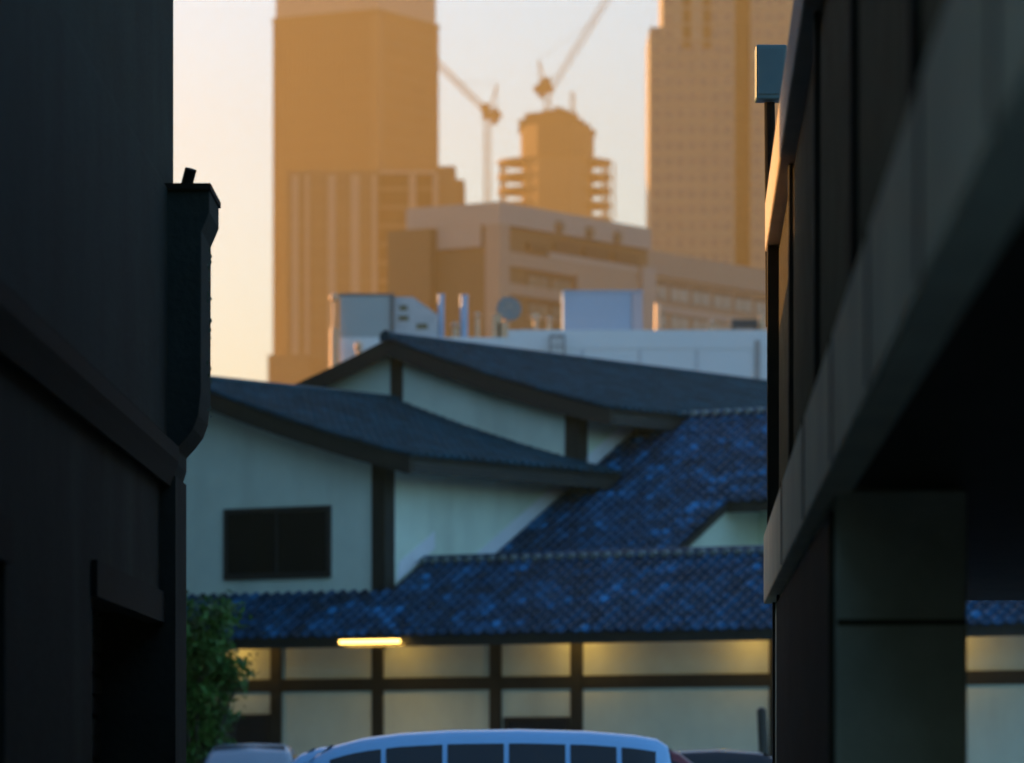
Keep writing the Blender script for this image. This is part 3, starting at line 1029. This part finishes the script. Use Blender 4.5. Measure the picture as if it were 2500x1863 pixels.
def window(parent, x0, x1, z0, z1, y, glassm, split=1):
    w_ = MB().box(x0, y - .05, z0, x1, y, z1).build('window', slot_m, parent)
    n = split
    for i in range(n):
        a = x0 + .18 + (x1 - x0 - .18) * i / n
        c = x0 + (x1 - x0 - .18) * (i + 1) / n
        MB().box(a, y - .09, z0 + .15, c, y - .055, z1 - .5).build('pane', glassm, w_)
    MB().box(x0 - .05, y - .18, z0 - .14, x1 + .05, y, z0).build('sill', beige_l, w_)
    return w_


for zz in (57.3, 54.0, 50.6):
    for x0, x1 in ((5.9, 10.6), (11.0, 15.7)):
        window(bb_, x0, x1, CAMZ + zz - 2.0, CAMZ + zz, -.03, mat('olive_pane', (.13, .11, .06), .4), 2)
wing = empty('beige_wing', (bb_.location.x, bb_.location.y, 0), bb_.rotation_euler.z, 'long lower beige wing with two window rows, right of the stepped block', 'building')
wz = CAMZ + 62.4
MB().box(33.5, .8, 0, 66, 14, wz).build('wall', beige, wing)
MB().box(33.5, .35, wz - 3.0, 66.2, .8, wz + .02).build('parapet', beige, wing)
MB().box(33.5, .5, wz - 7.4, 66.2, .8, wz - 6.6).build('spandrel', beige_l, wing)
MB().box(30.4, -1.0, 0, 33.4, .2, wz - 2.4).build('corner_pier', beige_l, wing)
for zz in (58.8, 55.3, 51.8):
    for i in range(6):
        x0 = 34.2 + i * 5.2
        window(wing, x0, x0 + 4.6, CAMZ + zz - 2.3, CAMZ + zz, .79, pane_m, 2)

# ------------------------------------------------------------------ towers
tw_m = mat('brown_curtain_wall', (.10, .062, .028), .6, .06, .05)
tw_l = mat('brown_mullion', (.15, .098, .047), .7, .06, .05)
crown_m = mat('pale_crown_panel', (.34, .30, .24), .8, .05, .05)
TY = 1150.0
tw = empty('office_tower', (PX(922, TY), TY, 0), R(60), 'tall brown slab tower with pale crown at upper left', 'tower')
H = PZ(24, TY)
MB().box(0, 0, 0, 29.5, 31, H).build('shaft', tw_m, tw)
MB().box(.5, .5, H, 29, 30.5, H + 9).build('crown', crown_m, tw)
MB().box(-.25, -.25, H - .8, 29.7, 31.2, H + .3).build('crown_ledge', mat('dark_brown_ledge', (.12, .08, .03), .7), tw)
MB().box(-.35, -.35, 0, 2.2, 2.2, H - .8).build('corner_pier', tw_l, tw)
MB().box(26.5, -1.0, H + 9, 29, 4, H + 11).build('roof_unit', crown_m, tw)
st = MB()
for k in range(1, 22):
    st.box(-.16, 2.2 + k * 1.32 - .12, 2, 0, 2.2 + k * 1.32 + .12, H - .9)
    st.box(2.2 + k * 1.25 - .12, -.16, 2, 2.2 + k * 1.25 + .12, 0, H - .9)
st.build('mullion', tw_l, tw, kind='stuff')
fl = MB()
z = 4.0
while z < H - 2:
    fl.box(-.10, 2.2, z, 0, 31, z + .9)
    fl.box(2.2, -.10, z, 29.5, 0, z + .9)
    z += 3.9
fl.build('floor_band', mat('brown_spandrel', (.118, .075, .034), .6, .08, .05), tw, kind='stuff')

SY = 900.0
sp_m = mat('tan_block_wall', (.26, .155, .07), .8, .06, .06)
sp_l = mat('pale_tan_pier', (.46, .33, .22), .8, .05, .06)
sp_d = mat('dark_tan_recess', (.13, .07, .022), .8, .06, .06)
sx = lambda p: PX(p, SY) - PX(700, SY)
st_ = empty('ribbed_block', (PX(700, SY), SY, 0), 0, 'tan stepped block with pale vertical piers in front of the brown tower', 'building')
MB().box(sx(700), 0, 0, sx(925), 20, PZ(416, SY)).build('wall', sp_m, st_)
MB().box(sx(925), 1.5, 0, sx(1066), 20, PZ(424, SY)).build('wall', sp_d, st_)
MB().box(sx(925), .6, PZ(424, SY), sx(1066), 20, PZ(416, SY)).build('coping', sp_l, st_)
MB().box(sx(1066), .8, 0, sx(1112), 20, PZ(404, SY)).build('stair_tower', sp_m, st_)
MB().box(sx(1112), 1.6, 0, sx(1134), 20, PZ(436, SY)).build('end_bay', sp_m, st_)
MB().box(sx(655), -2, 0, sx(760), 10, PZ(868, SY)).build('low_podium', sp_m, st_)
for p, ww in ((713, 16), (745, 10), (800, 20), (856, 22), (908, 12), (998, 18), (1056, 14)):
    MB().box(sx(p), -.5, 0, sx(p + ww), .9, PZ(424, SY) - .3).build('pier', sp_l, st_)
fl = MB()
z = PZ(424, SY) - 3.2
while z > 40:
    fl.box(sx(700), -.12, z, sx(925), 0, z + .8)
    fl.box(sx(925), 1.38, z, sx(1066), 1.5, z + .8)
    z -= 3.6
fl.build('floor_band', mat('tan_spandrel', (.28, .175, .085), .8, .05, .06), st_, kind='stuff')

RY = 850.0
rt_m = mat('olive_beige_cladding', (.36, .31, .21), .75, .05, .08)
rt_d = mat('brown_recess', (.15, .085, .02), .7, .06, .08)
rt_w = mat('tower_window', (.20, .19, .165), .25, .5, .12)
rx = lambda p: PX(p, RY) - PX(1586, RY)
rt = empty('hotel_tower', (PX(1586, RY), RY, 0), 0, 'olive beige tower with a dark vertical recess beside the arcade', 'tower')
MB().box(rx(1586), 0, 0, rx(1618), 24, PZ(66, RY)).build('lower_shoulder', rt_m, rt)
MB().box(rx(1618), .003, 0, rx(1794), 24, PZ(-60, RY)).build('shaft', rt_m, rt)
MB().box(rx(1794), 1.4, 0, rx(1832), 24, PZ(-60, RY)).build('recess', rt_d, rt)
MB().box(rx(1832), 0, 0, rx(2080), 24, PZ(-60, RY)).build('shaft', rt_m, rt)
for p in (1667, 1716):
    MB().box(rx(p), -.05, PZ(118, RY), rx(p + 20), .0, PZ(-60, RY)).build('slot', rt_d, rt)
wme = MB().box(0, -.04, 0, 1.55, 0, 1.5).mesh('window')
wme.materials.append(rt_w)
z = PZ(640, RY)
band = MB()
while z < PZ(-50, RY) - 2:
    py = 1850 - (z - CAMZ) / RY * F
    for i in range(7):
        x = rx(1590) + .25 + i * 2.15
        if py < 66 and x < rx(1618): continue
        if py < 122 and (rx(1660) < x + .8 < rx(1740)): continue
        place(wme, 'window', rt, Matrix.Translation((x, -.01, z)))
    for i in range(3):
        place(wme, 'window', rt, Matrix.Translation((rx(1834) + .3 + i * 2.2, -.01, z)))
    if py > 66: band.box(rx(1586) - .05, -.12, z - .75, rx(1790), 0, z - .35)
    else: band.box(rx(1618) - .05, -.12, z - .75, rx(1790), 0, z - .35)
    band.box(rx(1834), -.12, z - .75, rx(2080), 0, z - .35)
    z += 2.95
band.build('floor_band', mat('pale_olive_band', (.35, .30, .21), .75, .05, .08), rt, kind='stuff')

# ------------------------------------------------------------------ tower under construction and its cranes
CY = 1400.0
cc_m = mat('raw_concrete', (.20, .125, .065), .85, .08, .05)
cc_d = mat('formwork_brown', (.14, .085, .04), .8, .1, .08)
ct = empty('unfinished_tower', (PX(1362, CY), CY, 0), 0, 'unfinished tower core with bare floor slabs between the two towers', 'tower')
cx = lambda p: PX(p, CY) - PX(1362, CY)


def ell(a, b_, n=28, x=0, y=0):
    return [(x + a * math.cos(2 * math.pi * i / n), y + b_ * math.sin(2 * math.pi * i / n)) for i in range(n)]


core = [(-10.8, 4), (-10.2, -8), (-6, -14), (4, -14.4), (9, -9), (10.6, 4), (6, 11), (-6, 11)]
MB().prism(core, 0, PZ(395, CY), 'z').build('core', cc_m, ct)
c2 = [(a * 1.04, b_ * 1.04) for a, b_ in core]
MB().prism(c2, PZ(395, CY), PZ(318, CY), 'z').build('climbing_formwork', cc_d, ct)
random.seed(5)
for k in range(13):
    u = k / 12
    x = -10.9 + 21.4 * u
    top = 284 + (0 if u < .15 else 0) + 46 * max(0, (u - .62) / .38) ** 1.6 + random.uniform(-3, 3) - 6 * math.sin(u * 2.6)
    if k == 0: top += 12
    MB().box(x - 1.0, -13 + abs(u - .5) * 16, PZ(322, CY), x + .95, 6, PZ(max(top, 268), CY)).build('formwork_panel', cc_d, ct)
for py in (398, 434, 468, 503, 538):
    s_ = MB().prism(ell(17.3, 13, x=-1.0), PZ(py + 4, CY), PZ(py - 4, CY), 'z').build('floor_slab', cc_m, ct)
colm = MB()
for a in (165, 178, 192, 205, -28, -14, 0, 12, 24):
    x, y = -1 + 16.3 * math.cos(R(a)), 12.2 * math.sin(R(a))
    colm = MB().box(x - .35, y - .35, PZ(620, CY), x + .35, y + .35, PZ(403, CY))
    colm.build('column', cc_m, ct)
MB().bar((cx(1499), -2, PZ(400, CY)), (cx(1499), -2, PZ(540, CY)), .5).build('hoist_mast', cc_m, ct)

yel = mat('crane_paint', (.42, .30, .16), .6, .08, .2)
crd = mat('crane_cab_brown', (.22, .10, .03), .6, .1, .2)


def lattice(bm, p, q, w, n, r):
    p, q = Vector(p), Vector(q)
    d_ = (q - p).normalized()
    a = d_.cross(Vector((0, 1, 0))).normalized() * (w / 2)
    b_ = Vector((0, 1, 0)) * (w / 2)
    cs_ = [a + b_, a - b_, -a - b_, -a + b_]
    for c in cs_: bm.bar(p + c, q + c, r)
    for i in range(n):
        p0, p1 = p + (q - p) * (i / n), p + (q - p) * ((i + 1) / n)
        for k in range(4):
            c0, c1 = cs_[k], cs_[(k + 1) % 4]
            if i % 2: c0, c1 = c1, c0
            bm.bar(p0 + c0, p1 + c1, r * .7)


def crane(px, ybase, ytop, jib, aframe, label, cab=(0, 0), Yc=1392.0, flip=1):
    o = empty('tower_crane', (PX(px, Yc), Yc, 0), 0, label, 'crane', 'tower cranes on the skyline')
    X = lambda p: PX(p, Yc) - PX(px, Yc)
    m = MB()
    lattice(m, (0, 0, PZ(ybase, Yc)), (0, 0, PZ(ytop, Yc)), 1.9, max(6, int((ybase - ytop) / 14)), .34)
    m.build('mast', yel, o)
    zt_ = PZ(ytop, Yc)
    MB().box(-1.6 + (0 if flip > 0 else -2.6), -1.4, zt_, 1.6 + (2.6 if flip > 0 else 0), 1.4, zt_ + 2.0).build('slewing_platform', crd, o)
    MB().box(-1.9, -1.9, zt_ + 2.0, .9, .2, zt_ + 4.3).build('cab', crd, o)
    MB().box(flip * 2.0 - .8, -1.2, zt_ - 1.6, flip * 2.0 + 1.2, 1.2, zt_ + 3.2).build('counterweight', mat('counterweight_grey', (.16, .11, .08), .7), o)
    m = MB()
    lattice(m, (X(jib[0][0]), 0, PZ(jib[0][1], Yc)), (X(jib[1][0]), 0, PZ(jib[1][1], Yc)), 1.7, 26, .20)
    m.build('jib', yel, o)
    m = MB()
    ax, ay = X(aframe[0]), PZ(aframe[1], Yc)
    for y in (-.9, .9):
        m.bar((flip * .2, y, zt_ + 2), (ax, y * .4, ay), .34)
        m.bar((flip * 2.6, y, zt_ + 2), (ax, y * .4, ay), .30)
    for t in (.3, .55, .8):
        m.bar((flip * .2 + (ax - flip * .2) * t, 0, zt_ + 2 + (ay - zt_ - 2) * t), (flip * 2.6 + (ax - flip * 2.6) * t, 0, zt_ + 2 + (ay - zt_ - 2) * t), .25)
    m.build('back_frame', yel, o)
    t = .55
    MB().bar((ax, 0, ay), (X(jib[0][0]) + (X(jib[1][0]) - X(jib[0][0])) * t, 0, PZ(jib[0][1], Yc) + (PZ(jib[1][1], Yc) - PZ(jib[0][1], Yc)) * t), .09).build('pendant_line', crd, o)
    return o


crane(1190, 560, 290, ((1188, 272), (1052, 138)), (1214, 204), 'free-standing luffing crane left of the unfinished tower', flip=1)
crane(1337, 330, 226, ((1343, 222), (1540, -95)), (1315, 146), 'luffing crane on the tower top, jib pointing up right', Yc=1399.0, flip=-1)
o = empty('hoist_pole', (PX(1400, CY), CY, 0), 0, 'pale lattice pole on the right of the unfinished tower top', 'crane mast')
m = MB()
lattice(m, (0, 2, PZ(330, CY)), (-.3, 2, PZ(222, CY)), 1.3, 9, .26)
m.build('mast', yel, o)

# ------------------------------------------------------------------ evening haze
hz = MB().box(-360, -30, -1, 360, 1480, 205)
hm = bpy.data.materials.new('evening_haze')
hm.use_nodes = True
N = hm.node_tree.nodes
N.remove(N['Principled BSDF'])
pv_ = N.new('ShaderNodeVolumePrincipled')
pv_.inputs['Color'].default_value = (.97, .59, .18, 1)
pv_.inputs['Density'].default_value = .00049
pv_.inputs['Anisotropy'].default_value = .7
hm.node_tree.links.new(pv_.outputs[0], N['Material Output'].inputs['Volume'])
hz.build('haze', hm, kind='stuff')
